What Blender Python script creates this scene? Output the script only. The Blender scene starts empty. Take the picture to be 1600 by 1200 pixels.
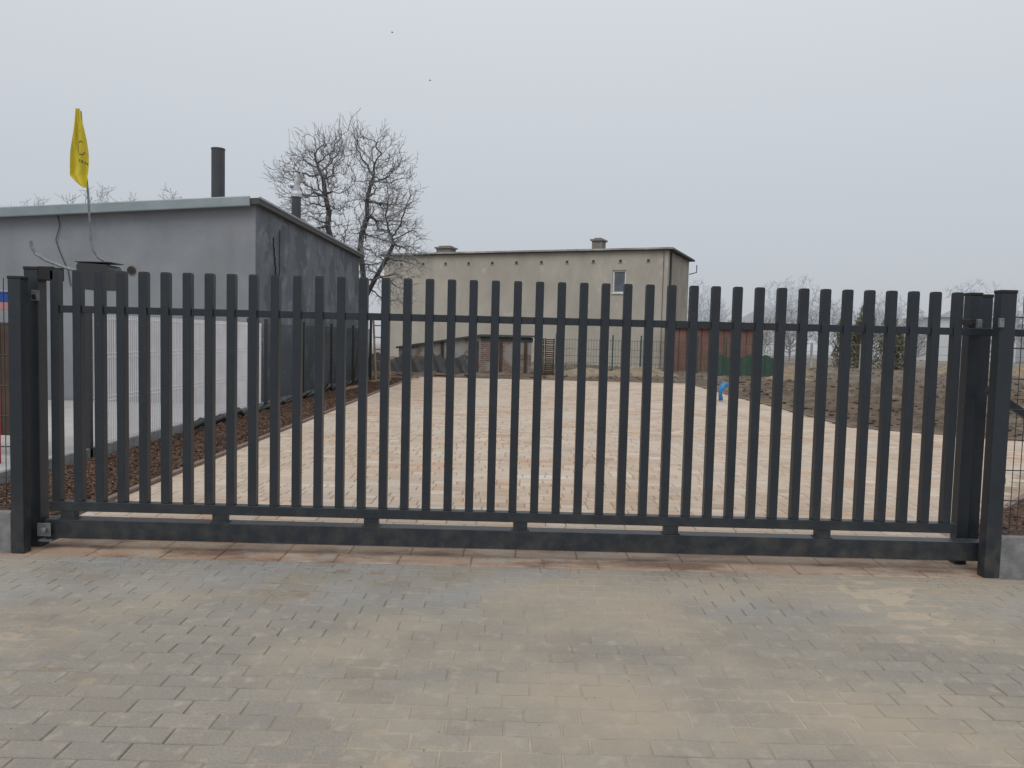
import bpy, math, random
from mathutils import Vector, Matrix, noise, kdtree
R = math.radians
random.seed(7)
scene = bpy.context.scene

# ------------------------------------------------------------------ materials
def mat(name, col, col2=None, rough=0.7, scale=4.0, bump=0.0, bscale=None, metallic=0.0,
        attr=False, spec=0.5, detail=6.0, lo=0.35, hi=0.65):
    m = bpy.data.materials.new(name); m.use_nodes = True
    nt = m.node_tree; N = nt.nodes; L = nt.links
    b = N['Principled BSDF']
    b.inputs['Roughness'].default_value = rough
    b.inputs['Metallic'].default_value = metallic
    b.inputs['Specular IOR Level'].default_value = spec
    tc = N.new('ShaderNodeTexCoord')
    if col2 is None: col2 = tuple(c*0.8 for c in col)
    nz = N.new('ShaderNodeTexNoise'); nz.inputs['Scale'].default_value = scale
    nz.inputs['Detail'].default_value = detail; nz.inputs['Roughness'].default_value = 0.62
    L.new(tc.outputs['Object'], nz.inputs['Vector'])
    cr = N.new('ShaderNodeValToRGB')
    cr.color_ramp.elements[0].position = lo; cr.color_ramp.elements[0].color = (*col2, 1)
    cr.color_ramp.elements[1].position = hi; cr.color_ramp.elements[1].color = (*col, 1)
    L.new(nz.outputs['Fac'], cr.inputs['Fac'])
    out = cr.outputs['Color']
    if attr:
        at = N.new('ShaderNodeAttribute'); at.attribute_name = 'blk'
        mx = N.new('ShaderNodeMix'); mx.data_type = 'RGBA'; mx.blend_type = 'MULTIPLY'
        mx.inputs[0].default_value = 1.0
        L.new(out, mx.inputs[6]); L.new(at.outputs['Color'], mx.inputs[7])
        out = mx.outputs[2]
    L.new(out, b.inputs['Base Color'])
    if bump > 0:
        n2 = N.new('ShaderNodeTexNoise'); n2.inputs['Scale'].default_value = bscale or scale*6
        n2.inputs['Detail'].default_value = 8
        L.new(tc.outputs['Object'], n2.inputs['Vector'])
        bp = N.new('ShaderNodeBump'); bp.inputs['Strength'].default_value = bump
        bp.inputs['Distance'].default_value = 0.02
        L.new(n2.outputs['Fac'], bp.inputs['Height']); L.new(bp.outputs['Normal'], b.inputs['Normal'])
    return m

def overlay(m, col, scale, lo, hi, strength=1.0, axis=None, a0=0, a1=1, seed=0.0, stretch=(1,1,1)):
    """mix another colour (dust, stains, painted distance haze) over the base by noise, optionally masked along a world axis"""
    nt = m.node_tree; N = nt.nodes; L = nt.links
    b = N['Principled BSDF']
    src = b.inputs['Base Color'].links[0].from_socket
    tc = N.new('ShaderNodeTexCoord')
    mp = N.new('ShaderNodeMapping'); mp.inputs['Location'].default_value = (seed, seed*1.7, 0)
    mp.inputs['Scale'].default_value = stretch
    L.new(tc.outputs['Object'], mp.inputs['Vector'])
    nz = N.new('ShaderNodeTexNoise'); nz.inputs['Scale'].default_value = scale
    nz.inputs['Detail'].default_value = 7; nz.inputs['Roughness'].default_value = 0.6
    L.new(mp.outputs['Vector'], nz.inputs['Vector'])
    mr = N.new('ShaderNodeMapRange'); mr.inputs['From Min'].default_value = lo
    mr.inputs['From Max'].default_value = hi; mr.inputs['To Max'].default_value = strength
    L.new(nz.outputs['Fac'], mr.inputs['Value'])
    fac = mr.outputs['Result']
    if axis is not None:
        sp = N.new('ShaderNodeSeparateXYZ'); L.new(tc.outputs['Object'], sp.inputs[0])
        m2 = N.new('ShaderNodeMapRange'); m2.inputs['From Min'].default_value = a0
        m2.inputs['From Max'].default_value = a1
        L.new(sp.outputs[axis], m2.inputs['Value'])
        mu = N.new('ShaderNodeMath'); mu.operation = 'MULTIPLY'
        L.new(fac, mu.inputs[0]); L.new(m2.outputs['Result'], mu.inputs[1]); fac = mu.outputs[0]
    mx = N.new('ShaderNodeMix'); mx.data_type = 'RGBA'
    L.new(fac, mx.inputs[0]); L.new(src, mx.inputs[6]); mx.inputs[7].default_value = (*col, 1)
    L.new(mx.outputs[2], b.inputs['Base Color'])
    return m

M = {}
M['gate'] = mat('anthracite_paint', (0.025,0.032,0.041), (0.020,0.026,0.034), rough=0.42, scale=6, bump=0.05, bscale=180, spec=0.45)
overlay(M['gate'], (0.14,0.125,0.10), 9, 0.42, 0.85, 0.65, 'Z', 0.45, 0.05)
overlay(M['gate'], (0.08,0.08,0.08), 24, 0.58, 0.8, 0.3, seed=4)
M['gatecap'] = mat('plastic_cap', (0.012,0.012,0.013), rough=0.6)
M['galv'] = mat('galvanised_steel', (0.24,0.255,0.265), (0.14,0.15,0.16), rough=0.5, metallic=0.4, scale=20)
M['concrete'] = mat('plinth_concrete', (0.27,0.27,0.27), (0.17,0.17,0.175), rough=0.9, scale=14, bump=0.4)
overlay(M['concrete'], (0.12,0.12,0.12), 5, 0.5, 0.7, 0.5, seed=4)
M['whitewire'] = mat('light_wire', (0.72,0.71,0.74), (0.62,0.61,0.64), rough=0.5, scale=3)
M['darkwire'] = mat('dark_wire', (0.035,0.04,0.045), rough=0.5)
M['wall_front'] = mat('grey_render', (0.285,0.30,0.325), (0.225,0.24,0.262), rough=0.92, scale=0.9, bump=0.35, bscale=60)
overlay(M['wall_front'], (0.20,0.205,0.215), 1.4, 0.48, 0.75, 0.6, stretch=(1,1,0.25))
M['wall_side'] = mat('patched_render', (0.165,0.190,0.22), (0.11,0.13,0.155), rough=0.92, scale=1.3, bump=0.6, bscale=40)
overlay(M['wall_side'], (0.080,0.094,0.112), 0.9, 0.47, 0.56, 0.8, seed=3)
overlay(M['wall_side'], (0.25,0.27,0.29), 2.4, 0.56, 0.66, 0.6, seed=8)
M['fascia'] = mat('metal_fascia', (0.31,0.36,0.38), (0.24,0.29,0.31), rough=0.5, metallic=0.2, scale=2)
M['rooffelt'] = mat('roof_felt', (0.09,0.095,0.10), rough=0.9)
M['darkpipe'] = mat('dark_pipe', (0.06,0.066,0.076), (0.045,0.05,0.057), rough=0.5, scale=3)
M['beige'] = mat('beige_render', (0.49,0.455,0.395), (0.41,0.38,0.325), rough=0.95, scale=0.5, bump=0.3, bscale=20)  # lightened and greyed: some mist is mixed into the wall colour
overlay(M['beige'], (0.33,0.31,0.28), 0.9, 0.48, 0.76, 0.75, seed=5, stretch=(1,1,0.35))
overlay(M['beige'], (0.60,0.565,0.50), 1.6, 0.6, 0.70, 0.5, seed=9)
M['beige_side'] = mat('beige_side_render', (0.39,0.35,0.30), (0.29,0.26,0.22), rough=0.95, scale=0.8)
M['brickc'] = mat('chimney_brick', (0.28,0.245,0.215), (0.19,0.165,0.145), rough=0.9, scale=8)
M['whitef'] = mat('white_frame', (0.75,0.75,0.75), rough=0.4)
M['glass'] = mat('window_glass', (0.16,0.19,0.22), (0.10,0.12,0.14), rough=0.08, scale=1)
M['redsheet'] = mat('red_brown_sheet', (0.235,0.13,0.105), (0.17,0.09,0.075), rough=0.8, scale=2)  # muted red, with thin mist worked into the colour
M['wood'] = mat('weathered_wood', (0.10,0.065,0.046), (0.06,0.04,0.03), rough=0.85, scale=3)
M['palewood'] = mat('pale_wood', (0.30,0.20,0.13), (0.20,0.14,0.09), rough=0.8, scale=6)
M['tarp'] = mat('black_foil', (0.018,0.019,0.022), rough=0.4)
M['plaster'] = mat('old_plaster', (0.46,0.45,0.43), (0.25,0.24,0.23), rough=0.95, scale=1.4)
M['crumble'] = mat('crumbling_plaster', (0.44,0.43,0.41), (0.24,0.23,0.22), rough=0.95, scale=1.4)
overlay(M['crumble'], (0.24,0.13,0.095), 0.8, 0.50, 0.54, 0.9, seed=2)
bm=mat('old_brick',(0.26,0.13,0.09),rough=0.95); nt=bm.node_tree
bt=nt.nodes.new('ShaderNodeTexBrick'); bt.inputs['Scale'].default_value=1.0
bt.inputs['Brick Width'].default_value=.25; bt.inputs['Row Height'].default_value=.08; bt.inputs['Mortar Size'].default_value=.012
bt.inputs['Color1'].default_value=(.24,.13,.095,1); bt.inputs['Color2'].default_value=(.16,.095,.072,1); bt.inputs['Mortar'].default_value=(.30,.28,.25,1)
tc=nt.nodes.new('ShaderNodeTexCoord'); mp=nt.nodes.new('ShaderNodeMapping'); mp.inputs['Rotation'].default_value=(R(-90),0,0)
nt.links.new(tc.outputs['Object'],mp.inputs['Vector']); nt.links.new(mp.outputs['Vector'],bt.inputs['Vector']); nt.links.new(bt.outputs['Color'],nt.nodes['Principled BSDF'].inputs['Base Color'])
overlay(bm,(0.34,0.325,0.305),1.2,.50,.58,.8,seed=3)
M['brickw']=bm
M['bark'] = mat('tree_bark', (0.105,0.10,0.10), (0.065,0.062,0.062), rough=0.95, scale=4)
M['twig'] = mat('frosted_twigs', (0.30,0.30,0.315), (0.17,0.17,0.178), rough=0.95, scale=1)
M['mist_tree'] = mat('hazy_twigs', (0.47,0.49,0.52), (0.39,0.41,0.44), rough=1, scale=0.2, spec=0)  # distance mist put into the twig colour as pale grey
M['mist_tree2'] = mat('hazy_twigs_far', (0.62,0.65,0.69), (0.57,0.60,0.64), rough=1, scale=0.2, spec=0)  # paler still: thicker mist painted into the far twigs
M['conifer'] = mat('conifer_needles', (0.24,0.225,0.15), (0.13,0.13,0.09), rough=0.9, scale=1.6)
M['yellow'] = mat('yellow_cloth', (0.68,0.57,0.04), (0.54,0.44,0.03), rough=0.8, scale=3)
M['ink'] = mat('print_ink', (0.14,0.125,0.05), rough=0.8)
M['blue'] = mat('blue_plastic', (0.02,0.26,0.62), rough=0.4)
M['signblue'] = mat('sign_blue', (0.02,0.08,0.34), rough=0.3)
M['signred'] = mat('sign_red', (0.50,0.25,0.24), rough=0.3)
M['white'] = mat('white_paint', (0.8,0.8,0.8), rough=0.4)
M['red'] = mat('red_paint', (0.55,0.03,0.03), rough=0.4)
M['green'] = mat('green_net', (0.055,0.10,0.08), rough=0.8)
M['mulch'] = mat('bark_mulch', (0.12,0.068,0.044), (0.05,0.032,0.023), rough=0.95, scale=22, bump=1.0, bscale=60)
M['chip'] = mat('bark_chips', (0.15,0.084,0.054), (0.07,0.041,0.028), rough=0.9, scale=9, attr=True)
M['kerb'] = mat('kerb_red', (0.22,0.16,0.14), (0.15,0.11,0.095), rough=0.9, scale=10)
M['soil'] = mat('turned_soil', (0.160,0.126,0.098), (0.082,0.063,0.050), rough=1, scale=1.8, bump=0.8, bscale=12, spec=0.1)
overlay(M['soil'], (0.25,0.22,0.17), 0.6, 0.52, 0.68, 0.7, seed=6)
overlay(M['soil'], (0.32,0.305,0.28), 1, 0.1, 0.4, 0.8, 'Y', 24, 80)  # painted haze: soil colour goes paler farther out
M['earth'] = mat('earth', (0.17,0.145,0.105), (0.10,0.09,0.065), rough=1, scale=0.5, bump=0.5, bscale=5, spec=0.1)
overlay(M['earth'], (0.42,0.44,0.45), 1, 0.0, 0.3, 1.0, 'Y', 40, 140)  # far ground paled in its colour to stand for mist
M['slabs'] = mat('light_yard', (0.44,0.43,0.42), (0.36,0.35,0.34), rough=0.95, scale=2)
M['sandjoint'] = mat('joint_sand', (0.34,0.29,0.225), (0.22,0.185,0.145), rough=1, scale=5, bump=0.5)
M['sandjoint2'] = mat('drive_joint_sand', (0.37,0.29,0.22), (0.25,0.19,0.145), rough=1, scale=3, bump=0.5)
# foreground grey pavers
M['paver'] = mat('grey_paver', (0.375,0.342,0.298), (0.275,0.25,0.216), rough=0.93, scale=90, bump=0.6, bscale=240, attr=True, lo=0.3, hi=0.7)
overlay(M['paver'], (0.36,0.37,0.38), 1.6, 0.42, 0.60, 0.7, 'Y', 3.8, 4.4, seed=2)
overlay(M['paver'], (0.45,0.385,0.30), 0.75, 0.46, 0.60, 0.85, seed=3.1, stretch=(0.8,1,1))
overlay(M['paver'], (0.23,0.21,0.185), 1.7, 0.60, 0.76, 0.45, seed=11)
overlay(M['paver'], (0.49,0.435,0.355), 12, 0.54, 0.68, 0.6, seed=7)
overlay(M['sandjoint'], (0.45,0.385,0.30), 0.75, 0.44, 0.58, 0.95, seed=3.1, stretch=(0.8,1,1))
# driveway pavers
M['drive'] = mat('sand_coloured_paver', (0.505,0.40,0.31), (0.42,0.32,0.24), rough=0.92, scale=30, bump=0.3, bscale=200, attr=True)
overlay(M['drive'], (0.52,0.465,0.395), 0.55, 0.42, 0.64, 0.75, seed=5)
overlay(M['drive'], (0.62,0.595,0.56), 2.6, 0.60, 0.68, 0.7, seed=15, stretch=(0.5,1.6,1))
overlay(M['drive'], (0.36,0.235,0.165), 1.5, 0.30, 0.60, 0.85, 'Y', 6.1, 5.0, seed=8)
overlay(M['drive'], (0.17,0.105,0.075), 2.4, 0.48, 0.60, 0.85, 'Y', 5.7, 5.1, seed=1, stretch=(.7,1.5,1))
overlay(M['drive'], (0.42,0.38,0.33), 3.4, 0.56, 0.66, 0.7, 'Y', 5.6, 5.1, seed=21)

# ------------------------------------------------------------------ mesh helper
class MB:
    def __init__(s): s.v=[]; s.f=[]; s.m=[]; s.c=[]
    def face(s, idx, mi=0, c=1.0): s.f.append(idx); s.m.append(mi); s.c.append(c)
    def box(s,x0,x1,y0,y1,z0,z1,mi=0,c=1.0,T=None):
        b=len(s.v)
        P=[(x0,y0,z0),(x1,y0,z0),(x1,y1,z0),(x0,y1,z0),(x0,y0,z1),(x1,y0,z1),(x1,y1,z1),(x0,y1,z1)]
        if T is not None: P=[tuple(T@Vector(p)) for p in P]
        s.v+=P
        for q in ((0,3,2,1),(4,5,6,7),(0,1,5,4),(1,2,6,5),(2,3,7,6),(3,0,4,7)):
            s.face(tuple(b+i for i in q),mi,c)
    def tube(s,pts,r,n=8,mi=0,caps=True):
        pts=[Vector(p) for p in pts]
        if not hasattr(r,'__len__'): r=[r]*len(pts)
        rings=[]; ref=None
        for i,p in enumerate(pts):
            d=(pts[min(i+1,len(pts)-1)]-pts[max(i-1,0)]).normalized()
            if ref is None:
                ref = Vector((1,0,0)) if abs(d.x)<0.8 else Vector((0,1,0))
            a=(ref-d*ref.dot(d)).normalized(); ref=a; b2=d.cross(a)
            k=len(s.v)
            for j in range(n):
                t=2*math.pi*j/n
                s.v.append(tuple(p+(a*math.cos(t)+b2*math.sin(t))*r[i]))
            rings.append(k)
        for i in range(len(rings)-1):
            for j in range(n):
                j2=(j+1)%n
                s.face((rings[i]+j,rings[i]+j2,rings[i+1]+j2,rings[i+1]+j),mi)
        if caps:
            s.face(tuple(rings[0]+j for j in reversed(range(n))),mi)
            s.face(tuple(rings[-1]+j for j in range(n)),mi)
    def seg(s,a,b,ra,rb,n=3,mi=0):
        d=(b-a)
        if d.length<1e-6: return
        d.normalize()
        ref=Vector((0.3,0.9,0.2)) if abs(d.z)>0.8 else Vector((0,0,1))
        u=d.cross(ref).normalized(); w=d.cross(u)
        k=len(s.v)
        for p,rr in ((a,ra),(b,rb)):
            for j in range(n):
                t=2*math.pi*j/n
                s.v.append(tuple(p+(u*math.cos(t)+w*math.sin(t))*rr))
        for j in range(n):
            j2=(j+1)%n
            s.face((k+j,k+j2,k+n+j2,k+n+j),mi)
    def build(s,name,mats,parent=None,bevel=0,smooth=False,attr=False):
        me=bpy.data.meshes.new(name); me.from_pydata(s.v,[],s.f)
        for m in mats: me.materials.append(M[m])
        me.polygons.foreach_set('material_index', s.m)
        if smooth: me.polygons.foreach_set('use_smooth',[True]*len(s.f))
        if attr:
            ca=me.color_attributes.new('blk','FLOAT_COLOR','CORNER')
            buf=[]
            for f,c in zip(s.f,s.c):
                cc = c if hasattr(c,'__len__') else (c,c,c)
                buf += [cc[0],cc[1],cc[2],1.0]*len(f)
            ca.data.foreach_set('color',buf)
        me.update()
        o=bpy.data.objects.new(name,me); scene.collection.objects.link(o)
        if parent: o.parent=parent
        if bevel>0:
            md=o.modifiers.new('bevel','BEVEL'); md.width=bevel; md.segments=2; md.limit_method='ANGLE'
        return o
def empty(name):
    e=bpy.data.objects.new(name,None); scene.collection.objects.link(e); return e

# ------------------------------------------------------------------ ground
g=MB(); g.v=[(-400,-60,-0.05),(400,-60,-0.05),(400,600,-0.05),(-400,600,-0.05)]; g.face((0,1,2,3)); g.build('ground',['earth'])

def block(mb,x0,x1,y0,y1,z,c,ch=0.004,dep=0.022,jit=.0010):
    tz=[z+random.uniform(-jit,jit) for _ in range(4)]
    b=len(mb.v)
    mb.v+=[(x0+ch,y0+ch,tz[0]),(x1-ch,y0+ch,tz[1]),(x1-ch,y1-ch,tz[2]),(x0+ch,y1-ch,tz[3]),
           (x0,y0,z-ch),(x1,y0,z-ch),(x1,y1,z-ch),(x0,y1,z-ch),
           (x0,y0,z-dep),(x1,y0,z-dep),(x1,y1,z-dep),(x0,y1,z-dep)]
    mb.face((b,b+1,b+2,b+3),0,c)
    for i in range(4):
        j=(i+1)%4
        mb.face((b+4+i,b+4+j,b+j,b+i),0,c); mb.face((b+8+i,b+8+j,b+4+j,b+4+i),0,c)

# street paving
pv=MB(); y=-1.0; row=0; W=0.112; Ln=0.222
while y<4.93:
    x=-10+(row%2)*Ln/2+random.uniform(-.022,.022)
    while x<10:
        k=random.gauss(1,0.04); t=random.uniform(-.015,.015)
        y1=min(y+W-0.005,4.935)
        block(pv,x,x+Ln-0.005,y,y1,random.uniform(-.0008,.0008),(k+t,k,k-t))
        x+=Ln
    y+=W; row+=1
pv.build('street_paving',['paver'],attr=True)
sv=MB(); nx,ny=400,160
for j in range(ny+1):
    for i in range(nx+1):
        x=-10.1+20.2*i/nx; y=-1.1+6.04*j/ny
        sv.v.append((x,y,-0.0042+0.0062*noise.noise(Vector((x*1.1,y*1.4,2)))+.003*noise.noise(Vector((x*9,y*9,4)))))
for j in range(ny):
    for i in range(nx):
        a=j*(nx+1)+i; sv.face((a,a+1,a+nx+2,a+nx+1))
sv.build('street_paving_sand',['sandjoint'])
# loose grit swept against the gate threshold
gr=MB()
for _ in range(3500):
    x=random.uniform(-5,5); y=4.93+random.gauss(0,.16) if random.random()<.75 else random.uniform(2,5.6)
    if noise.noise(Vector((x*1.3,y*1.3,7)))<-.05: continue
    r=random.uniform(.0015,.005); b=len(gr.v)
    for dx,dy,dz in ((1,0,0),(0,1,0),(-1,0,0),(0,-1,0),(0,0,.8)):
        gr.v.append((x+dx*r*random.uniform(.6,1.3),y+dy*r*random.uniform(.6,1.3),.0015+dz*r))
    for t in ((0,1,4),(1,2,4),(2,3,4),(3,0,4)): gr.face(tuple(b+q for q in t))
M['grit']=mat('loose_grit',(0.34,0.28,0.21),(0.12,0.09,0.07),rough=1,scale=30)
gr.build('loose_gravel',['grit'])

# driveway
def in_drive(x,y):
    if x<-3.42 or y<4.95 or y>27.4: return False
    if x>3.45 and y < 6.0+(x-3.5)*1.17: return False
    lim = 13.95-(x-6.2)*0.62
    if x>6.2 and y>lim: return False
    if x<3.45: return True
    return x<10.5
dv=MB(); y=4.95; row=0
while y<27.4:
    w = 0.20 if row<3 else 0.165
    x=-3.42; first=True
    rk=random.gauss(1,.025)
    while x<10.5:
        if row<3: l=random.choice((0.36,0.42,0.48))
        else: l=random.choice((0.16,0.24,0.24,0.32))
        if first: l*=random.uniform(0.5,1); first=False
        if in_drive(x+l/2,y+w/2):
            k=random.gauss(rk,0.07); t=random.gauss(0,0.025)
            c=(k+t,k,k-t)
            if random.random()<0.12: c=(k*1.10,k*1.18,k*1.26)
            if random.random()<0.12: c=(k*0.95,k*0.84,k*0.76)
            g_=.007 if row<3 else .008
            block(dv,x,x+l-g_,y,y+w-g_,0.0,c,ch=0.005)
        x+=l
    y+=w; row+=1
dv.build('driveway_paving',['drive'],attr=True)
s=MB(); s.v=[(-3.42,4.945,-.008),(3.45,4.945,-.008),(3.5,6.0,-.008),(9.3,12.05,-.008),(6.2,13.95,-.008),(6.2,27.4,-.008),(-3.42,27.4,-.008)]
s.face((0,1,2,3,4,5,6)); s.build('driveway_sand',['sandjoint2'])
k=MB()
y=5.0
while y<27.4:
    k.box(-3.485,-3.425,y,y+0.99,-0.04,0.035,0); y+=1.0
k.build('driveway_kerb',['kerb'],bevel=0.006)
k=MB()
def kerbline(mb,a,b,w=0.06,h=0.03):
    a=Vector(a);b=Vector(b);d=b-a;L=d.length;n=max(1,int(L)); ang=math.atan2(d.y,d.x)
    for i in range(n):
        T=Matrix.Translation((a.x+d.x*i/n,a.y+d.y*i/n,0))@Matrix.Rotation(ang,4,'Z')
        mb.box(0,L/n-0.01,-w/2,w/2,-0.04,h,0,T=T)
kerbline(k,(3.49,5.1),(3.53,5.98)); kerbline(k,(3.55,6.0),(9.4,12.0)); kerbline(k,(6.24,27.4),(6.24,14.0)); kerbline(k,(6.3,13.92),(9.4,12.0)); 
k.build('driveway_kerb',['kerb'],bevel=0.006)

s=MB(); s.box(-16,-4.82,5.1,15.4,-0.045,0.0); s.build('neighbour_yard',['slabs'])
def bed(name,poly,n,seed):
    random.seed(seed)
    mb=MB(); mb.v=[(x,y,0.012) for x,y in poly]; mb.face(tuple(range(len(poly))))
    xs=[p[0] for p in poly]; ys=[p[1] for p in poly]
    def inside(x,y):
        c=False; j=len(poly)-1
        for i in range(len(poly)):
            if ((poly[i][1]>y)!=(poly[j][1]>y)) and x<(poly[j][0]-poly[i][0])*(y-poly[i][1])/(poly[j][1]-poly[i][1])+poly[i][0]: c=not c
            j=i
        return c
    cnt=0
    while cnt<n:
        x=random.uniform(min(xs),max(xs)); y=min(ys)+(max(ys)-min(ys))*random.random()**1.7
        if not inside(x,y): continue
        cnt+=1
        l=random.uniform(.008,.028); w=random.uniform(.004,.011)
        T=Matrix.Translation((x,y,0.02+random.random()*.02))@Matrix.Rotation(random.random()*6.3,4,'Z')@Matrix.Rotation(random.uniform(-.7,.7),4,'X')@Matrix.Rotation(random.uniform(-.6,.6),4,'Y')
        mb.box(-l,l,-w,w,-.003,.003,1,c=random.uniform(.5,1.45),T=T)
    mb.build(name,['mulch','chip'],attr=True)
bed('mulch_bed',[(-4.68,5.1),(-3.49,5.1),(-3.49,27.3),(-4.55,27.3)],14000,3)
bed('mulch_bed',[(3.53,5.06),(9.6,5.06),(9.6,12.1),(3.58,6.02)],8000,4)
random.seed(21)

# ploughed field: rough terrain sheet
fv=[];ff=[];NX=300;NY=230
def fz(x,y):
    a=noise.noise(Vector((x*1.1,y*1.1,0)))*.10+noise.noise(Vector((x*3.3,y*3.3,5)))*.075+abs(noise.noise(Vector((x*7,y*7,9))))*.05
    return a+0.05+ max(0,min(1,(y-30)/30))*0.25
for j in range(NY+1):
    y=11.0*(70/11.0)**(j/NY)
    for i in range(NX+1):
        x=-7+ (i/NX)**1.15*60
        z=fz(x,y)
        d=1.0
        if x>6.2 and y<16: d=min(1,max(0,(y-(13.95-(x-6.2)*0.62))/0.8))
        if x<8 and y<28: d=min(d,min(1,max(0,(x-6.25)/0.7)))
        elif x<7: d=min(d,min(1,max(0,(y-27.5)/1.0)))
        fv.append((x,y,z*d-0.01))
for j in range(NY):
    for i in range(NX):
        a=j*(NX+1)+i
        q=(a,a+1,a+NX+2,a+NX+1)
        ok=True
        for t in q:
            x,y,z=fv[t]
            if x<6.27 and y<27.42: ok=False
            if x>=6.2 and y<13.98-(x-6.2)*0.62: ok=False
        if ok: ff.append(q)
mb=MB(); mb.v=fv; mb.f=ff; mb.m=[0]*len(ff); mb.c=[1]*len(ff)
for _ in range(4200):
    y=13+random.random()**1.4*30; x=random.uniform(6.6,34) if y<28 else random.uniform(-3,34)
    if y<13.98-(x-6.2)*0.62+.5: continue
    r=random.uniform(.03,.12); b=len(mb.v); z=fz(x,y)
    for dx,dy,dz in ((1,0,0),(0,1,0),(-1,0,0),(0,-1,0),(0,0,.8),(0,0,-1)):
        mb.v.append((x+dx*r*random.uniform(.6,1.3),y+dy*r*random.uniform(.6,1.3),z+dz*r*random.uniform(.6,1.2)))
    for t in ((0,1,4),(1,2,4),(2,3,4),(3,0,4),(1,0,5),(2,1,5),(3,2,5),(0,3,5)): mb.face(tuple(b+q for q in t))
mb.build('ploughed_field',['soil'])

# ------------------------------------------------------------------ gate
YG=5.15
gt=MB()
X0=-3.055; P=6.011/41
for i in range(42):
    x=X0+i*P+random.uniform(-.001,.001)
    gt.box(x-.027,x+.027,YG-.030,YG+.030,0.318,1.865,0)
    gt.box(x-.024,x+.024,YG-.027,YG+.027,1.865,1.871,1)
for i in range(41):
    a=X0+i*P+.0265; b=a+P-.053
    gt.box(a,b,YG-.018,YG+.022,1.588,1.636,0)
gt.box(-3.10,3.02,YG-.034,YG+.034,0.252,0.317,0)
gt.box(-3.12,3.19,YG-.055,YG+.06,0.072,0.198,0)
for x in (-2.98,-1.955,-.93,.08,1.1,2.13):
    gt.box(x-.048,x+.048,YG-.03,YG+.03,.199,.2515,0)
    gt.box(x-.06,x+.06,YG-.04,YG+.04,.199,.204,0)
gt.box(2.986,4.75,YG-.018,YG+.022,1.588,1.636,0)
gt.box(4.70,4.75,YG-.02,YG+.02,.2,1.586,0)
gt.box(3.192,4.75,YG-.05,YG+.055,0.075,0.197,0)
L=math.hypot(1.5,.93)
gt.box(0,L,-.02,.02,-.025,.025,0,T=Matrix.Translation((3.19,YG,1.23))@Matrix.Rotation(math.atan2(.93,1.5),4,'Y'))
gt.build('sliding_gate',['gate','gatecap'],bevel=0.004)

def post(name,x0,x1,y0,y1,z1,extras=None):
    p=MB(); p.box(x0,x1,y0,y1,-.02,z1,0); p.box(x0-.003,x1+.003,y0-.003,y1+.003,z1,z1+.022,1)
    if extras: extras(p)
    return p.build(name,['gate','gatecap','galv','red','white'],bevel=0.004)
def ex1(p):
    for z in (.5,1.1,1.6): p.box(-3.275,-3.257,4.985,5.01,z,z+.04,2)
post('gate_post',-3.255,-3.172,4.955,5.035,1.79,ex1)
def ex2(p):
    p.box(-3.16,-3.06,5.12,5.14,1.80,1.89,1); p.box(-3.16,-3.06,5.23,5.25,1.80,1.89,1); p.box(-3.16,-3.13,5.141,5.229,1.80,1.885,1)
    p.box(-3.185,-3.145,5.085,5.118,1.66,1.73,2); p.box(-3.178,-3.152,5.078,5.084,1.67,1.70,1)
    p.box(-3.15,-3.06,5.06,5.07,.09,.18,2); p.box(-3.15,-3.06,5.235,5.245,.09,.18,2); p.box(-3.15,-3.06,5.071,5.234,.05,.065,2)
    p.tube([(-3.09,5.03,.14),(-3.09,5.06,.14)],.016,10,2)
post('gate_catch_post',-3.255,-3.162,5.12,5.22,1.865,ex2)
def ex3(p):
    for z in (.62,1.55): p.box(3.228,3.25,4.985,5.01,z,z+.04,2)
    p.box(3.11,3.14,4.93,4.953,1.64,1.70,2)
post('gate_post',3.126,3.226,4.955,5.035,1.86,ex3)
def ex4(p):
    p.box(3.08,3.10,5.18,5.30,1.66,1.70,1)
    p.tube([(3.15,5.22,1.64),(3.15,5.22,1.70)],.02,10,2)
post('gate_guide_post',3.11,3.19,5.26,5.34,1.86,ex4)
post('gate_guide_post',3.27,3.35,5.40,5.48,1.86)

def mesh_panel(mb,a,b,z0,z1,pitch=.05,r=.0025,hz=(.02,.22,.24,.75,.95,.97,1.4,1.42),mi=0,n=4,hr=None):
    a=Vector(a);b=Vector(b);L=(b-a).length;d=(b-a).normalized();k=int(L/pitch)
    for i in range(k+1):
        p=a+d*(i*pitch)
        mb.tube([(p.x,p.y,z0),(p.x,p.y,z1)],r,n,mi,caps=False)
    for h in hz:
        z=z0+h
        if z<z1: mb.tube([(a.x,a.y-.006,z),(b.x,b.y-.006,z)],hr or r*1.2,n,mi,caps=False)
H=tuple(i*.2 for i in range(9))
for sgn in (-1,1):
    f=MB()
    for kx in range(2):
        a=3.28+kx*2.5; b=a+2.38
        if sgn<0: mesh_panel(f,(-b,5.0,0),(-a,5.0,0),.30,1.80,r=.0032,hz=H)
        else: mesh_panel(f,(a-.03,5.0,0),(b,5.0,0),.31,1.84,r=.0032,hz=H)
        px=sgn*(b+.04); f.box(px-.03,px+.03,4.99,5.03,0,1.85,0)
    f.build('mesh_fence',['darkwire'])
    c=MB()
    for kx in range(2):
        a=(3.232 if sgn>0 else 3.262)+kx*2.5; b=a+2.42
        xa,xb=(a,b) if sgn>0 else (-b,-a)
        c.box(xa,xb,4.965,5.02,-.03,.275,0)
    c.build('fence_plinth',['concrete'],bevel=0.006)
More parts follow.
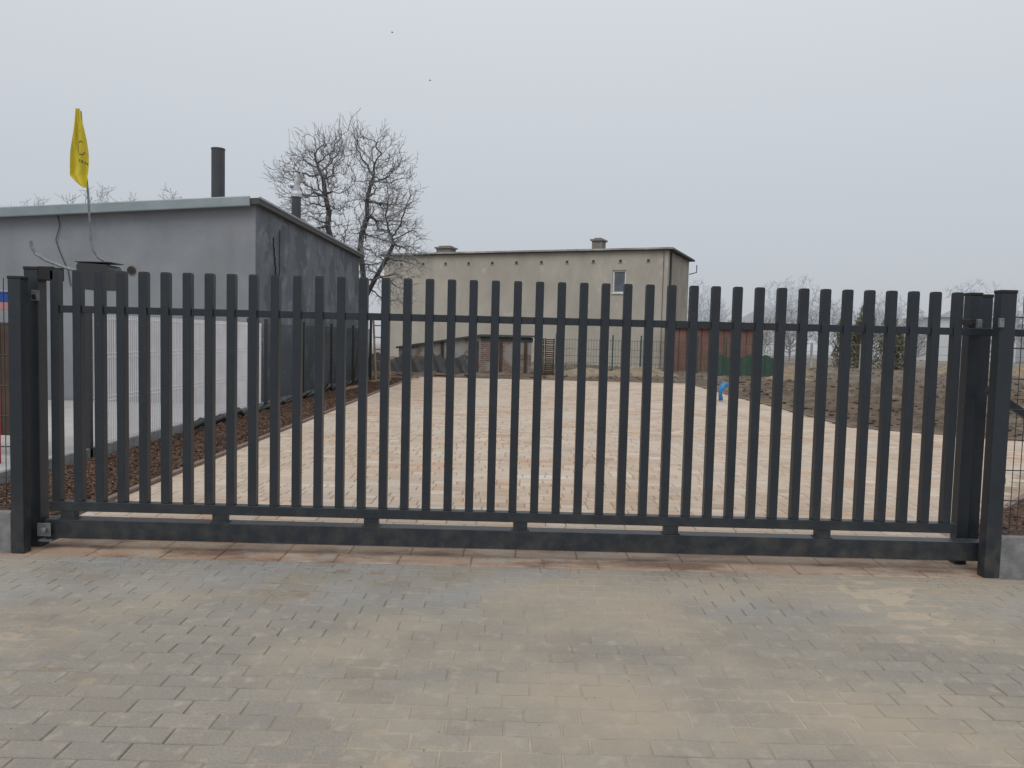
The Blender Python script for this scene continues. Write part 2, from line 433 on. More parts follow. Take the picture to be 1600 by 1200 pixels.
# side boundary fence
f=MB(); 
XF=-4.74
for i in range(2):
    y0=8.6+i*2.6
    mesh_panel(f,(XF,y0+.05,0),(XF,y0+2.52,0),.14,1.64,pitch=.05,r=.0078,hz=(.03,.5,.55,1.0,1.05,1.45),mi=0,hr=.006)
mesh_panel(f,(XF,13.85,0),(XF,14.5,0),.14,1.64,pitch=.05,r=.0078,hz=(.03,.5,.55,1.0,1.05,1.45),mi=0,hr=.006)
for y in (8.58,11.17,13.8): f.box(XF-.03,XF+.03,y-.03,y+.03,0,1.72,1)
f.build('mesh_fence',['whitewire','darkwire'])
f=MB()
for i in range(4):
    y0=14.6+i*2.55
    mesh_panel(f,(XF+.05+i*.02,y0+.03,0),(XF+.07+i*.02,y0+2.5,0),.14,1.64,pitch=.05,r=.0035,hz=(.03,.22,.5,.72,1.0,1.05,1.45))
    f.box(XF+.02+i*.02,XF+.08+i*.02,y0-.03,y0+.03,0,1.72,0)
f.box(XF+.1,XF+.17,24.85,24.92,0,2.0,0)
f.build('mesh_fence',['darkwire'])
c=MB()
for i in range(7): c.box(XF-.03,XF+.03,6.05+i*2.6,6.05+i*2.6+2.55,-.03,.13+.01*math.sin(i*3),0)
c.build('fence_plinth',['concrete'],bevel=0.006)
c=MB()
for i in range(16):
    y=11+i*.8; c.tube([(XF+.08,y,.03),(XF+.13+random.uniform(-.03,.05),y+.3,.08+random.uniform(0,.1)),(XF+.10,y+.7,.03)],[.03,.06,.03],6,0)
c.build('geotextile_edge',['tarp'],smooth=True)

# ------------------------------------------------------------------ left building
bld=empty('rendered_outbuilding')
def rz(x): return 4.13+(x+5.2)*0.07
XA,XB,YA,YB=-15.0,-5.2,15.5,25.8
w=MB()
def quadbox(mb,x0,x1,y0,y1,zb,zt,mi):
    b=len(mb.v)
    mb.v+=[(x0,y0,zb(x0)),(x1,y0,zb(x1)),(x1,y1,zb(x1)),(x0,y1,zb(x0)),(x0,y0,zt(x0)),(x1,y0,zt(x1)),(x1,y1,zt(x1)),(x0,y1,zt(x0))]
    for i,q in enumerate(((0,3,2,1),(4,5,6,7),(0,1,5,4),(1,2,6,5),(2,3,7,6),(3,0,4,7))):
        mb.face(tuple(b+t for t in q), mi[i] if hasattr(mi,'__len__') else mi)
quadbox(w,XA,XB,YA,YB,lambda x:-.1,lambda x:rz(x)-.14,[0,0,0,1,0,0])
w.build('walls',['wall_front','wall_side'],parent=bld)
r=MB()
quadbox(r,XA-.2,XB+.12,YA-.16,YB+.12,lambda x:rz(x)-.137,lambda x:rz(x)-.02,0)
r.build('roof_slab',['rooffelt'],parent=bld)
r=MB()
quadbox(r,XA-.2,XB-.05,YA-.215,YA-.163,lambda x:rz(x)-.18,lambda x:rz(x)+.02,0)
r.build('gutter_fascia',['fascia'],parent=bld,bevel=.02)
r=MB()
r.box(XB+.122,XB+.135,YA-.16,YB+.12,rz(XB)-.03,rz(XB)+.012,0)
r.build('edge_flashing',['fascia'],parent=bld)
r=MB()
r.tube([(-9.15,YA-.01,3.68),(-9.10,YA-.03,3.5),(-9.18,YA-.03,3.2),(-9.12,YA-.02,3.0),(-8.95,YA-.02,2.6),(-8.9,YA-.02,2.3)],.009,6,0)
r.build('wall_cable',['darkpipe'],parent=bld)
r=MB()
r.tube([(-7.68,YA-.03,2.64),(-7.68,YA+.02,2.64)],.085,16,0); r.tube([(-7.68,YA-.035,2.64),(-7.68,YA-.031,2.64)],.06,16,1)
r.build('wall_vent',['wood','tarp'],parent=bld)
r=MB()
for i in range(5): r.box(XB+.002,XB+.03,16.6+i*.05,16.62+i*.05,3.3-i*.2,3.5-i*.2,0)
r.tube([(XB+.03,17.0,3.7),(XB+.03,17.0,2.6),(XB+.03,17.1,1.6)],.012,6,0)
r.build('wall_brackets',['darkwire'],parent=bld)
r=MB()
r.tube([(-6.72,17.5,3.9),(-6.72,17.5,5.52)],.145,20,0); r.tube([(-6.72,17.5,5.52),(-6.72,17.5,5.55)],.152,20,0); r.tube([(-6.72,17.5,3.95),(-6.72,17.5,4.08)],.17,20,0)
r.tube([(-6.72,17.5,5.551),(-6.72,17.5,5.556)],.125,20,1)
r.build('flue_pipe',['darkpipe','tarp'],parent=bld,smooth=False)
M['bright']=mat('bright_steel',(0.60,0.62,0.65),(0.42,0.44,0.46),rough=0.35,metallic=0.3,scale=9)
r=MB()
r.tube([(-5.95,21,3.9),(-5.95,21,5.12)],.125,16,0)
r.tube([(-5.95,21,5.12),(-5.95,21,5.2),(-5.95,21,5.28)],[.15,.15,.10],16,1)
r.tube([(-5.95,21,5.28),(-5.95,21,5.45),(-5.88,21,5.62),(-5.83,21,5.72)],[.09,.09,.10,.13],16,1)
r.tube([(-5.95,21,5.42),(-6.10,21,5.44)],.08,12,1)
r.tube([(-5.83,21,5.72),(-5.82,21,5.95)],.012,6,1); r.box(-5.87,-5.83,20.99,21.01,5.8,5.95,1)
r.build('steel_chimney_cowl',['darkpipe','bright'],parent=bld)

# ------------------------------------------------------------------ beige house
hs=empty('flat_roof_house')
cx,cy=7.5,38.0
ang=math.atan2(6.4,-15)
fd=Vector((math.cos(ang),math.sin(ang),0))
sd=Vector((fd.y,-fd.x,0))
if sd.y<0: sd=-sd
T=Matrix(((fd.x,sd.x,0,cx),(fd.y,sd.y,0,cy),(0,0,1,0),(0,0,0,1)))
HW,HD,HT=16.3,5.6,5.95
def hbox(mb,*a,mi=0): mb.box(*a,mi,T=T)
w=MB()
hbox(w,0,2.08,0,.3,-.3,HT); hbox(w,2.78,HW,0,.3,-.3,HT); hbox(w,2.08,2.78,0,.3,-.3,3.84); hbox(w,2.08,2.78,0,.3,5.0,HT)
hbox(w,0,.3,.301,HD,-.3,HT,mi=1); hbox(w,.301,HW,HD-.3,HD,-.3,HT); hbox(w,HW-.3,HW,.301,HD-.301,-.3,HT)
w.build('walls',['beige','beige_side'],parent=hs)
r=MB(); hbox(r,-.28,HW+.25,-.22,HD+.25,HT+.002,HT+.10); r.build('roof',['rooffelt'],parent=hs)
r=MB(); hbox(r,-.30,HW+.27,-.25,-.222,HT+.03,HT+.115); r.build('roof_trim',['plaster'],parent=hs)
r=MB()
hbox(r,2.08,2.16,.08,.15,3.84,5.0); hbox(r,2.70,2.78,.08,.15,3.84,5.0); hbox(r,2.161,2.699,.08,.15,4.92,5.0); hbox(r,2.161,2.699,.08,.15,3.84,3.92)
hbox(r,2.04,2.82,-.06,.079,3.80,3.838)
hbox(r,2.161,2.699,.11,.12,3.921,4.919,mi=1)
r.build('window',['whitef','glass'],parent=hs)
r=MB()
for i in range(11):
    s0=.9+i*1.42; hbox(r,s0,s0+.14,-.012,-.002,5.38,5.52,mi=0)
    hbox(r,s0-.03,s0+.17,-.03,-.013,5.35,5.38,mi=1)
r.build('vent_openings',['wood','plaster'],parent=hs)
r=MB()
for (s0,ww,h) in ((3.75,.55,.70),(12.7,.9,.50)):
    hbox(r,s0,s0+ww,1.2,1.9,HT,HT+h,mi=0); hbox(r,s0-.08,s0+ww+.08,1.12,1.98,HT+h+.001,HT+h+.09,mi=1)
    hbox(r,s0+.1,s0+ww-.1,1.3,1.8,HT+h+.091,HT+h+.17,mi=0)
r.build('chimneys',['brickc','concrete'],parent=hs)
r=MB()
r.tube([T@Vector((-.06,.5,5.9)),T@Vector((-.06,.5,0.1))],.05,8,0)
r.tube([T@Vector((-.1,5.2,5.2)),T@Vector((-.5,5.2,5.3)),T@Vector((-.5,5.2,5.7))],.03,6,0)
r.tube([T@Vector((.2,-.05,5.9)),T@Vector((.2,-.05,.1))],.015,5,0)
r.build('downpipe',['darkpipe'],parent=hs)

an=MB()
an.box(7.35,11.6,36.0,37.4,0,2.12,0); an.box(7.2,11.75,35.85,37.5,2.121,2.25,1)
for i in range(12): an.box(7.40+i*.35,7.42+i*.35,35.975,35.998,0,2.1,2)
an.build('red_sheet_shed',['redsheet','rooffelt','wood'])

# ------------------------------------------------------------------ low wall + shed at end of drive
lw=MB()
def lwz(x): return 1.50 if x>-1.3 else 1.50+(x+1.3)*.17
quadbox(lw,-4.6,-1.3,31.0,31.4,lambda x:-.1,lwz,0); quadbox(lw,-1.298,.75,31.0,31.4,lambda x:-.1,lambda x:1.5,1)
quadbox(lw,-4.7,-1.3,30.85,31.9,lambda x:lwz(x)+.002,lambda x:lwz(x)+.08,2)
lw.box(-1.298,.9,30.85,31.9,1.502,1.58,2)
lw.box(-1.3,.8,30.98,30.998,1.3,1.48,2)
for x in (-2.9,-1.5,-.55,.45): lw.box(x,x+.12,30.93,30.977,0,1.3,3)
lw.build('crumbling_brick_wall',['crumble','brickw','rooffelt','wood'])
tp=MB(); n=44
for j in range(7):
    for i in range(n+1):
        x=-5.6+i*4.0/n; t=j/6
        tp.v.append((x,29.4+t*.6+.08*math.sin(i*1.3+j),.02+t*(.62+.12*math.sin(i*.5)+.05*math.sin(i*1.9))+.03*math.sin(i*2.1+j*1.3)))
for j in range(6):
    for i in range(n):
        a=j*(n+1)+i; tp.face((a,a+1,a+n+2,a+n+1))
tp.build('black_tarpaulin',['tarp'],smooth=True)
cr=MB()
for lev in range(6):
    z=lev*.25
    for xx in (.85,1.25):
        for q in range(3): cr.box(xx,xx+.36,29.7,30.1,z+q*.08,z+q*.08+.05,0)
        for cxx in (0,.33): cr.box(xx+cxx,xx+cxx+.03,29.68,30.12,z,z+.235,0)
cr.build('stacked_crates',['wood'])
ld=MB()
ld.tube([(-4.3,24.2,.0),(-4.55,25.0,2.0)],.035,6); ld.tube([(-3.85,24.2,.0),(-4.1,25.0,2.0)],.035,6)
for i in range(5):
    t=.12+i*.19; ld.tube([(-4.3-.25*t,24.2+.8*t,2*t),(-3.85-.25*t,24.2+.8*t,2*t)],.022,6)
ld.build('wooden_ladder',['palewood'])
ld=MB()
ld.tube([(-4.6,22.3,0),(-4.45,22.4,1.5)],.03,6); ld.tube([(-4.2,22.3,0),(-4.38,22.4,1.5)],.03,6); ld.tube([(-4.5,22.33,.6),(-4.27,22.33,.6)],.025,6); ld.tube([(-4.4,22.9,0),(-4.4,22.42,1.45)],.025,6)
ld.build('wooden_trestle',['wood'])
pl=MB()
for (x,y,a,l) in ((-3.9,25.6,.3,1.6),(-3.2,28.2,-.1,2.2),(-1,28.8,.15,1.8),(-4.1,23.6,1.3,1.3),(-4.2,20.2,1.45,1.8)):
    pl.box(-l/2,l/2,-.07,.07,.04,.09,0,T=Matrix.Translation((x,y,0))@Matrix.Rotation(a,4,'Z'))
pl.build('timber_planks',['palewood'])

gf=MB()
for i in range(9):
    x=1.9+i*1.25; gf.box(x-.03,x+.03,33.9,33.96,0,1.7,0)
mesh_panel(gf,(1.9,34,0),(12,34,0),.15,1.5,pitch=.12,r=.006,hz=(0,.3,.6,.9,1.3))
gf.build('green_mesh_fence',['green'])
gf=MB(); n=30
for j in range(2):
    for i in range(n+1): gf.v.append((8.6+i*2.8/n,32.6+.05*math.sin(i*1.7),.1+j*(.85+.07*math.sin(i*.9))))
for i in range(n): gf.face((i,i+1,n+2+i,n+1+i))
for i in range(4): gf.box(8.58+i*.93,8.64+i*.93,32.66,32.72,0,1.25,0)
gf.build('green_privacy_net',['green'])
gp=MB()
for i in range(12):
    x=14+i*2.6; gp.box(x-.05,x+.05,43+i*-.3,43.1+i*-.3,0,1.6,0)
for z in (.5,1.0,1.45): gp.tube([(14,43.05,z+.1),(42.6,39.75,z+.1)],.01,4,1)
gp.build('concrete_post_fence',['plaster','galv'])
bp=MB()
bp.tube([(5.3,19.4,.03),(5.27,19.4,.25),(5.38,19.35,.48)],[.06,.045,.08],8,0); bp.tube([(5.38,19.35,.40),(5.50,19.35,.45),(5.52,19.3,.30)],[.03,.04,.02],6,0)
bp.build('blue_plastic_pipe',['blue'],smooth=True)

# ------------------------------------------------------------------ left oddments
YF=8.5
fl=empty('yellow_flag')
f=MB()
f.tube([(-4.755,YF,3.83),(-4.72,YF,3.35),(-4.69,YF,3.0),(-4.66,YF,2.47),(-4.635,YF,2.34),(-4.58,YF,2.26),(-4.49,YF,2.21),(-4.46,YF,2.18)],[.007,.008,.011,.013,.014,.016,.018,.018],8)
f.build('flag_pole',['galv'],parent=fl,smooth=True)
prof=[(3.846,-4.79,-4.74),(3.74,-4.80,-4.725),(3.65,-4.81,-4.705),(3.5,-4.828,-4.68),(3.37,-4.845,-4.665),(3.25,-4.852,-4.660),(3.13,-4.862,-4.665),(3.06,-4.80,-4.672),(3.005,-4.725,-4.678)]
c=MB(); nu,nv=22,40
def prf(t):
    z=3.846-(3.846-3.005)*t
    for i in range(len(prof)-1):
        if prof[i][0]>=z>=prof[i+1][0]-1e-6:
            k=(prof[i][0]-z)/(prof[i][0]-prof[i+1][0])
            return z,prof[i][1]+(prof[i+1][1]-prof[i][1])*k,prof[i][2]+(prof[i+1][2]-prof[i][2])*k
    return prof[-1]
def fpt(u,t,off=0):
    z,a,b=prf(t)
    return (a+(b-a)*u, YF-.040-.018*math.sin(u*9+t*4)*(.4+t)-.006*math.sin(u*21-t*7)-off, z)
for j in range(nv+1):
    for i in range(nu+1): c.v.append(fpt(i/nu,j/nv))
for j in range(nv):
    for i in range(nu):
        a=j*(nu+1)+i; c.face((a,a+nu+1,a+nu+2,a+1))
c.build('cloth',['yellow'],parent=fl,smooth=True)
c=MB()
def patch(u0,u1,t0,t1,nn=6):
    b=len(c.v)
    for j in range(nn+1):
        for i in range(nn+1): c.v.append(fpt(u0+(u1-u0)*i/nn,t0+(t1-t0)*j/nn,.004))
    for j in range(nn):
        for i in range(nn):
            a=b+j*(nn+1)+i; c.face((a,a+nn+1,a+nn+2,a+1))
b=len(c.v); n=22
for i in range(n):
    t=2*math.pi*i/n*0.8+.6
    for rr in (.88,1.0): c.v.append(fpt(.64+.28*rr*math.cos(t),.50+.09*rr*math.sin(t),.004))
for i in range(n-1): c.face((b+2*i,b+2*i+1,b+2*i+3,b+2*i+2))
for i in range(4): patch(.56+i*.11,.61+i*.11,.645+.012*i,.675+.012*i,2)
c.build('printed_mark',['ink'],parent=fl)

eb=MB()
def prism(mb,fr,bk,mi=0):
    b=len(mb.v); mb.v+=fr+bk; n=len(fr)
    mb.face(tuple(b+i for i in range(n)),mi); mb.face(tuple(b+n+i for i in reversed(range(n))),mi)
    for i in range(n):
        j=(i+1)%n; mb.face((b+i,b+n+i,b+n+j,b+j),mi)
pf=[(-4.76,2.15),(-4.74,2.19),(-4.42,2.17),(-4.39,2.12),(-4.39,1.90),(-4.70,1.90)]
prism(eb,[(x,YF-.12,z) for x,z in pf],[(x,YF+.16,z) for x,z in pf])
eb.box(-4.77,-4.38,YF-.13,YF+.17,2.192,2.203,0)
eb.tube([(-4.6,YF,0),(-4.6,YF,1.9)],.03,8,1)
eb.tube([(-5.32,YF,2.42),(-5.31,YF,2.36),(-5.27,YF,2.28),(-5.15,YF,2.21),(-4.95,YF,2.14),(-4.75,YF,2.08)],.018,8,2)
M['boxdark']=mat('dark_enclosure',(0.035,0.04,0.045),rough=.5)
eb.build('electrical_box',['boxdark','darkwire','galv'],bevel=.004)

wf=MB()
for i in range(14):
    x=-5.48-(i+1)*.125; wf.box(x,x+.118,8.6,8.625,.25,1.52,0)
wf.box(-7.3,-5.4,8.626,8.67,.5,.6,0); wf.box(-7.3,-5.4,8.626,8.67,1.2,1.3,0); wf.box(-5.50,-5.42,8.6,8.68,0,1.95,0)
wf.build('wooden_fence',['wood'])
sg=empty('house_number_sign')
s=MB(); s.box(-5.80,-5.49,8.56,8.575,1.745,1.865,0); s.box(-5.80,-5.49,8.56,8.575,1.66,1.743,1); s.box(-5.80,-5.49,8.576,8.585,1.655,1.87,2)
s.build('plate',['signblue','signred','white'],parent=sg,bevel=.002)
tx=bpy.data.curves.new('number','FONT'); tx.body='1a'; tx.size=.12; tx.extrude=.001; tx.offset=.003; tx.align_x='CENTER'
to=bpy.data.objects.new('number',tx); scene.collection.objects.link(to); to.location=(-5.565,8.557,1.762); to.rotation_euler=(R(90),0,0); to.parent=sg
tx.materials.append(M['white'])
rb=MB()
rb.tube([(-5.9,8.2,0),(-5.9,8.2,.85),(-5.85,8.2,.95),(-5.6,8.2,.98),(-5.5,8.2,.85),(-5.5,8.2,0)],.016,8,0)
rb.tube([(-5.9,8.2,.45),(-5.5,8.2,.45)],.014,8,1)
rb.build('red_hoop_barrier',['red','white'],smooth=True)

# ------------------------------------------------------------------ trees
def colonize(base_nodes, attr, step, infl, kill, iters, jitter=.25):
    nodes=[Vector(p) for p,_ in base_nodes]; par=[q for _,q in base_nodes]
    attr=[Vector(a) for a in attr]
    for it in range(iters):
        kd=kdtree.KDTree(len(nodes))
        for i,p in enumerate(nodes): kd.insert(p,i)
        kd.balance()
        pull={}; keep=[]
        for a in attr:
            co,i,d=kd.find(a)
            if d<kill: continue
            keep.append(a)
            if d<infl:
                pull.setdefault(i,Vector()); pull[i]+= (a-nodes[i]).normalized()
        attr=keep
        if not pull: break
        for i,v in pull.items():
            if v.length<1e-4: continue
            dd=(v.normalized()+Vector((random.gauss(0,jitter),random.gauss(0,jitter),random.gauss(0,jitter)))).normalized()
            nodes.append(nodes[i]+dd*step); par.append(i)
    return nodes,par
def tree_segs(nodes,par,r0,pw=2.3,rmax=1e9):
    acc=[0.0]*len(nodes); ch=[0]*len(nodes)
    for i in range(len(nodes)-1,0,-1):
        if ch[i]==0: acc[i]=r0**pw
        p=par[i]; acc[p]+=acc[i]; ch[p]+=1
    return [min(rmax,max(r0,a**(1/pw))) for a in acc],ch
def crown(cx,cy,cz,rx,ry,rz_,n,shell=.5):
    out=[]
    while len(out)<n:
        x,y,z=[random.uniform(-1,1) for _ in range(3)]
        q=x*x+y*y+z*z
        if q>1: continue
        if noise.noise(Vector((x*2.2+cx,y*2.2,z*2.2)))<-.15: continue
        if q<shell*shell and random.random()<.5: continue
        out.append((cx+x*rx,cy+y*ry,cz+z*rz_))
    return out
random.seed(42)
base=[((-5.5,28,0),-1)]
path=[(-5.5,28,.5),(-5.48,28,1.0),(-5.5,28,1.5),(-5.52,28,2.0),(-5.55,28,2.5),(-5.55,28,3.0)]
for p in path: base.append((p,len(base)-1))
fork=len(base)-1
cur=fork
for p in [(-5.75,27.9,3.5),(-6.05,27.9,3.9),(-6.35,27.8,4.3),(-6.6,27.8,4.75),(-6.75,27.8,5.3),(-6.7,27.8,5.8),(-6.85,27.8,6.4),(-6.9,27.7,7.0)]:
    base.append((p,cur)); cur=len(base)-1
cur=fork
for p in [(-5.5,28.1,3.5),(-5.55,28.1,4.0),(-5.65,28.2,4.5),(-5.6,28.2,5.1),(-5.4,28.2,5.7),(-5.45,28.3,6.3),(-5.3,28.3,7.0)]:
    base.append((p,cur)); cur=len(base)-1
cur=fork-1
for p in [(-5.2,27.8,3.1),(-4.9,27.6,3.6),(-4.6,27.5,4.1),(-4.3,27.4,4.7)]:
    base.append((p,cur)); cur=len(base)-1
att=crown(-6.05,28,6.25,2.6,2.4,2.9,2300)+crown(-4.5,27.8,4.6,1.3,1.6,2.2,800)+crown(-7.7,27.8,6.9,1.2,1.3,1.1,200)
nd,pa=colonize(base,att,.13,1.6,.19,110,jitter=.26)
rad,ch=tree_segs(nd,pa,.0095,2.3,.22)
tb=MB()
for i in range(1,len(nd)):
    p=pa[i]; rp=min(rad[p],rad[i]*1.25)
    tb.seg(nd[p],nd[i],rp,rad[i],6 if rad[i]>.05 else (4 if rad[i]>.02 else 3),0 if rad[i]>.02 else 1)
cen=Vector((-5.8,28,5.2))
for i in range(len(base),len(nd)):
    if rad[i]<.024:
        out=(nd[i]-cen); far=out.length; out.normalize()
        for _ in range(random.choice((1,1,2))):
            d=(nd[i]-nd[pa[i]]).normalized()*.6+out*.9+Vector((random.gauss(0,.55),random.gauss(0,.55),random.gauss(0.15,.5))); d.normalize()
            a=nd[i]; l=random.uniform(.09,.17)
            nseg=random.choice((1,2,3)) + (random.choice((0,1,2)) if far>2.5 and ch[i]==0 else 0)
            for q in range(nseg):
                b=a+d*l; tb.seg(a,b,.0068,.0052,3,1)
                if random.random()<.3:
                    e_=(d+Vector((random.gauss(0,.7),random.gauss(0,.7),random.gauss(0,.7)))).normalized()
                    tb.seg(b,b+e_*l*.8,.0055,.004,3,1)
                a=b
                d=(d+Vector((random.gauss(0,.25),random.gauss(0,.25),random.gauss(.05,.2)))).normalized()
tb.build('bare_fruit_tree',['bark','twig'])

def lib(h,seed,n=520,r0=.028):
    random.seed(seed)
    base=[((0,0,0),-1)]
    z=.0
    while z<h*.3: z+=h*.05; base.append(((random.gauss(0,.05),random.gauss(0,.05),z),len(base)-1))
    att=crown(0,0,h*.62,h*.34,h*.34,h*.40,n,.3)
    nd,pa=colonize(base,att,h*.028,h*.3,h*.04,60,.3)
    rad,ch=tree_segs(nd,pa,r0,2.4,h*.022)
    segs=[(nd[pa[i]],nd[i],rad[i]) for i in range(1,len(nd))]
    for i in range(len(base),len(nd)):
        if rad[i]<r0*2.2:
            for _ in range(2):
                d=(nd[i]-nd[pa[i]]).normalized()+Vector((random.gauss(0,.7),random.gauss(0,.7),random.gauss(0.2,.5))); d.normalize()
                segs.append((nd[i],nd[i]+d*h*random.uniform(.03,.06),r0*.7))
    return segs
libs=[lib(10,s) for s in (1,2,3)]
def grove(name,items,mats):
    mb=MB()
    for (x,y,h,mi) in items:
        sg_=random.choice(libs); k=h/10; a=random.random()*6.28; ca,sa=math.cos(a)*k,math.sin(a)*k
        wx=random.uniform(.8,1.2)
        for p,q,r in sg_:
            P_=Vector((x+(p.x*ca-p.y*sa)*wx,y+p.x*sa+p.y*ca,p.z*k)); Q_=Vector((x+(q.x*ca-q.y*sa)*wx,y+q.x*sa+q.y*ca,q.z*k))
            mb.seg(P_,Q_,r*k,r*k*.8,3,mi)
    return mb.build(name,mats)
random.seed(9)
it=[]
for i in range(17):
    it.append((18+i*3.3+random.uniform(-1,1),66+random.uniform(-5,8),random.uniform(4.0,6.0),0))
for i in range(40):
    it.append((10+i*3.0+random.uniform(-1.5,1.5),104+random.uniform(-6,14),random.uniform(7,11.5),1))
for (x,h) in ((-42,10.4),(-36.5,11.2),(-31.5,12.2),(-27,12.2),(-47,9.6),(-39,9.5)):
    it.append((x,60,h,1))
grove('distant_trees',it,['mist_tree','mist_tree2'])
it=[(13.5,47,3.0,0),(15.8,49,3.4,0),(24,46,3.2,0),(27,44,3.6,0),(31,45,3.4,0),(18,50,3.8,0),(34,43,3.2,0)]
M['mid_tree']=mat('shrub_twigs',(0.33,0.315,0.30),(0.25,0.235,0.225),rough=1,scale=.5)
grove('bare_shrubs',it,['mid_tree'])

random.seed(5)
cb=MB()
lobes=[(20.6,45,4.0,1.4),(19.4,45.2,3.2,1.0),(21.9,44.8,3.5,1.1),(20.0,44.5,2.8,1.0),(22.5,45,2.5,.8)]
for (x,y,h,r) in lobes:
    cb.seg(Vector((x,y,0)),Vector((x,y,h*.8)),.08,.03,6,1)
    for _ in range(2000):
        t=random.random()**.8; rr=r*(1-t)**.6*(1 if t>.15 else .75)*(.75+.35*noise.noise(Vector((x+t*5,_*.01,3))))
        a=random.random()*6.28; q=random.random()**.4
        bulge=1+.25*math.sin(a*3+t*9)
        px=x+math.cos(a)*rr*q*bulge; py=y+math.sin(a)*rr*q*bulge; pz=.15+t*h*.97
        l=random.uniform(.09,.2)
        d=Vector((math.cos(a)*.7+random.gauss(0,.3),math.sin(a)*.7+random.gauss(0,.3),.8)).normalized()*l
        sv_=Vector((random.gauss(0,1),random.gauss(0,1),random.gauss(0,1))).cross(d).normalized()*l*.25
        b=len(cb.v); P_=Vector((px,py,pz))
        cb.v+=[tuple(P_-sv_),tuple(P_+sv_),tuple(P_+d)]; cb.face((b,b+1,b+2),0)
cb.build('conifer_bush',['conifer','bark'])

M['haze_wall']=mat('hazy_wall',(0.60,0.61,0.63),(0.56,0.57,0.59),rough=1,scale=.3)  # mist painted into wall, roof and window colours of the far houses
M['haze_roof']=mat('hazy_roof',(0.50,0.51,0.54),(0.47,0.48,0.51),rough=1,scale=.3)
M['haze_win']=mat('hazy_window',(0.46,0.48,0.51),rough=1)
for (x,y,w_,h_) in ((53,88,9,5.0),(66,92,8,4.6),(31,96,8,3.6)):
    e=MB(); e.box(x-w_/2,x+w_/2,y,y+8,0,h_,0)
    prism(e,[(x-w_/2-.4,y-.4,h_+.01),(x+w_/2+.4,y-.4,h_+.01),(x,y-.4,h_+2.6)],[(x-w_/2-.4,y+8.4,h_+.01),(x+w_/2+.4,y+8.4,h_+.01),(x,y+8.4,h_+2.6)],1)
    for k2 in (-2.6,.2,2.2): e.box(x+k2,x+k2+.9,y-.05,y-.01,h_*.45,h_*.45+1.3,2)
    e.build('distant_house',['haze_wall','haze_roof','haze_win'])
mb=MB()
for (x,y,r,h) in ((3.0,30.5,1.6,.35),(5.2,31.5,1.8,.4),(11.2,31,1.2,.3),(24,40,2.4,1.0),(28,41,2.0,.8),(13.2,36,1.3,.45)):
    b=len(mb.v); nn=14; rg=6
    mb.v.append((x,y,h))
    for j in range(1,rg+1):
        for i in range(nn):
            a=6.2832*i/nn; q=j/rg; rr=r*q*(1+.2*noise.noise(Vector((x+math.cos(a)*2,math.sin(a)*2,q))))
            mb.v.append((x+rr*math.cos(a),y+rr*.6*math.sin(a),h*math.cos(q*math.pi/2)+.08*noise.noise(Vector((x*3+i,j,1)))))
    for i in range(nn): mb.face((b,b+1+i,b+1+(i+1)%nn))
    for j in range(rg-1):
        for i in range(nn):
            mb.face((b+1+j*nn+i,b+1+(j+1)*nn+i,b+1+(j+1)*nn+(i+1)%nn,b+1+j*nn+(i+1)%nn))
M['pile']=mat('sandy_soil',(0.30,0.24,0.17),(0.18,0.14,0.10),rough=1,scale=3,bump=.8,bscale=14)
mb.build('soil_heaps',['pile'])
for (x,y,z) in ((-6.85,60,20.9),(-9.8,60,24.4)):
    b=MB(); b.tube([(x-.09,y,z),(x-.03,y,z+.01),(x+.05,y,z+.02),(x+.1,y,z)],[.006,.028,.025,.006],6,0)
    k=len(b.v); b.v+=[(x-.02,y,z+.02),(x+.05,y,z+.02),(x-.02,y-.2,z+.07),(x-.02,y+.2,z+.07)]; b.face((k,k+1,k+2)); b.face((k+1,k,k+3))
    b.build('bird',['darkpipe'])

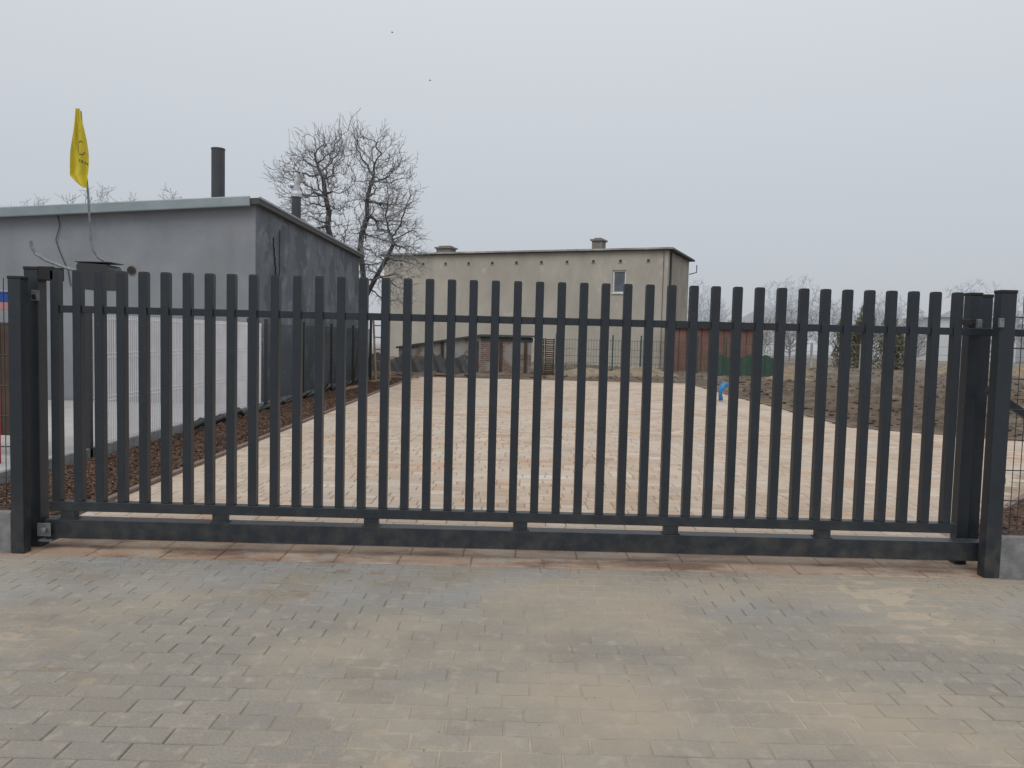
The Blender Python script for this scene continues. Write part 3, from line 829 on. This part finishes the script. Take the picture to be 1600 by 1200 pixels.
# ------------------------------------------------------------------ world + sun
wd=bpy.data.worlds.new('World'); scene.world=wd; wd.use_nodes=True
nt=wd.node_tree; N=nt.nodes; L=nt.links
bg=N['Background']; bg.inputs['Strength'].default_value=0.1
sky=N.new('ShaderNodeTexSky'); sky.sky_type='NISHITA'; sky.sun_disc=False
SE,SR=50,205
sky.sun_elevation=R(SE); sky.sun_rotation=R(SR); sky.air_density=1; sky.dust_density=4
tc=N.new('ShaderNodeTexCoord'); sp=N.new('ShaderNodeSeparateXYZ'); L.new(tc.outputs['Generated'],sp.inputs[0])
cr=N.new('ShaderNodeValToRGB'); e=cr.color_ramp.elements
e[0].position=0.0; e[0].color=(.50,.53,.575,1)
e[1].position=1.0; e[1].color=(1,1,1,1)
q=e.new(.10); q.color=(.55,.585,.63,1)
q=e.new(.25); q.color=(.62,.655,.70,1)
q=e.new(.42); q.color=(.70,.735,.77,1)
q=e.new(.65); q.color=(.90,.92,.94,1)
L.new(sp.outputs['Z'],cr.inputs['Fac'])
vm=N.new('ShaderNodeVectorMath'); vm.operation='SCALE'; vm.inputs['Scale'].default_value=10.0
L.new(cr.outputs['Color'],vm.inputs[0])
mx=N.new('ShaderNodeMix'); mx.data_type='RGBA'; mx.inputs[0].default_value=0.06
L.new(vm.outputs[0],mx.inputs[6]); L.new(sky.outputs[0],mx.inputs[7]); L.new(mx.outputs[2],bg.inputs['Color'])
sl=bpy.data.lights.new('sun','SUN'); sl.energy=0.9; sl.angle=R(35); sl.color=(1,.97,.93)
so=bpy.data.objects.new('sun',sl); scene.collection.objects.link(so)
az=R(SR); dirv=Vector((math.sin(az)*math.cos(R(SE)),math.cos(az)*math.cos(R(SE)),math.sin(R(SE))))
so.rotation_euler=dirv.to_track_quat('Z','Y').to_euler()

scene.view_settings.view_transform='Standard'; scene.view_settings.look='None'; scene.view_settings.exposure=0
cam=bpy.data.cameras.new('camera'); cam.sensor_width=36; cam.lens=27; cam.clip_end=2000; cam.clip_start=.05
co=bpy.data.objects.new('camera',cam); scene.collection.objects.link(co)
co.matrix_world=Matrix.Translation((0,0,1.5))@Matrix.Rotation(R(86.5),4,'X')@Matrix.Rotation(R(1.45),4,'Z')
scene.camera=co
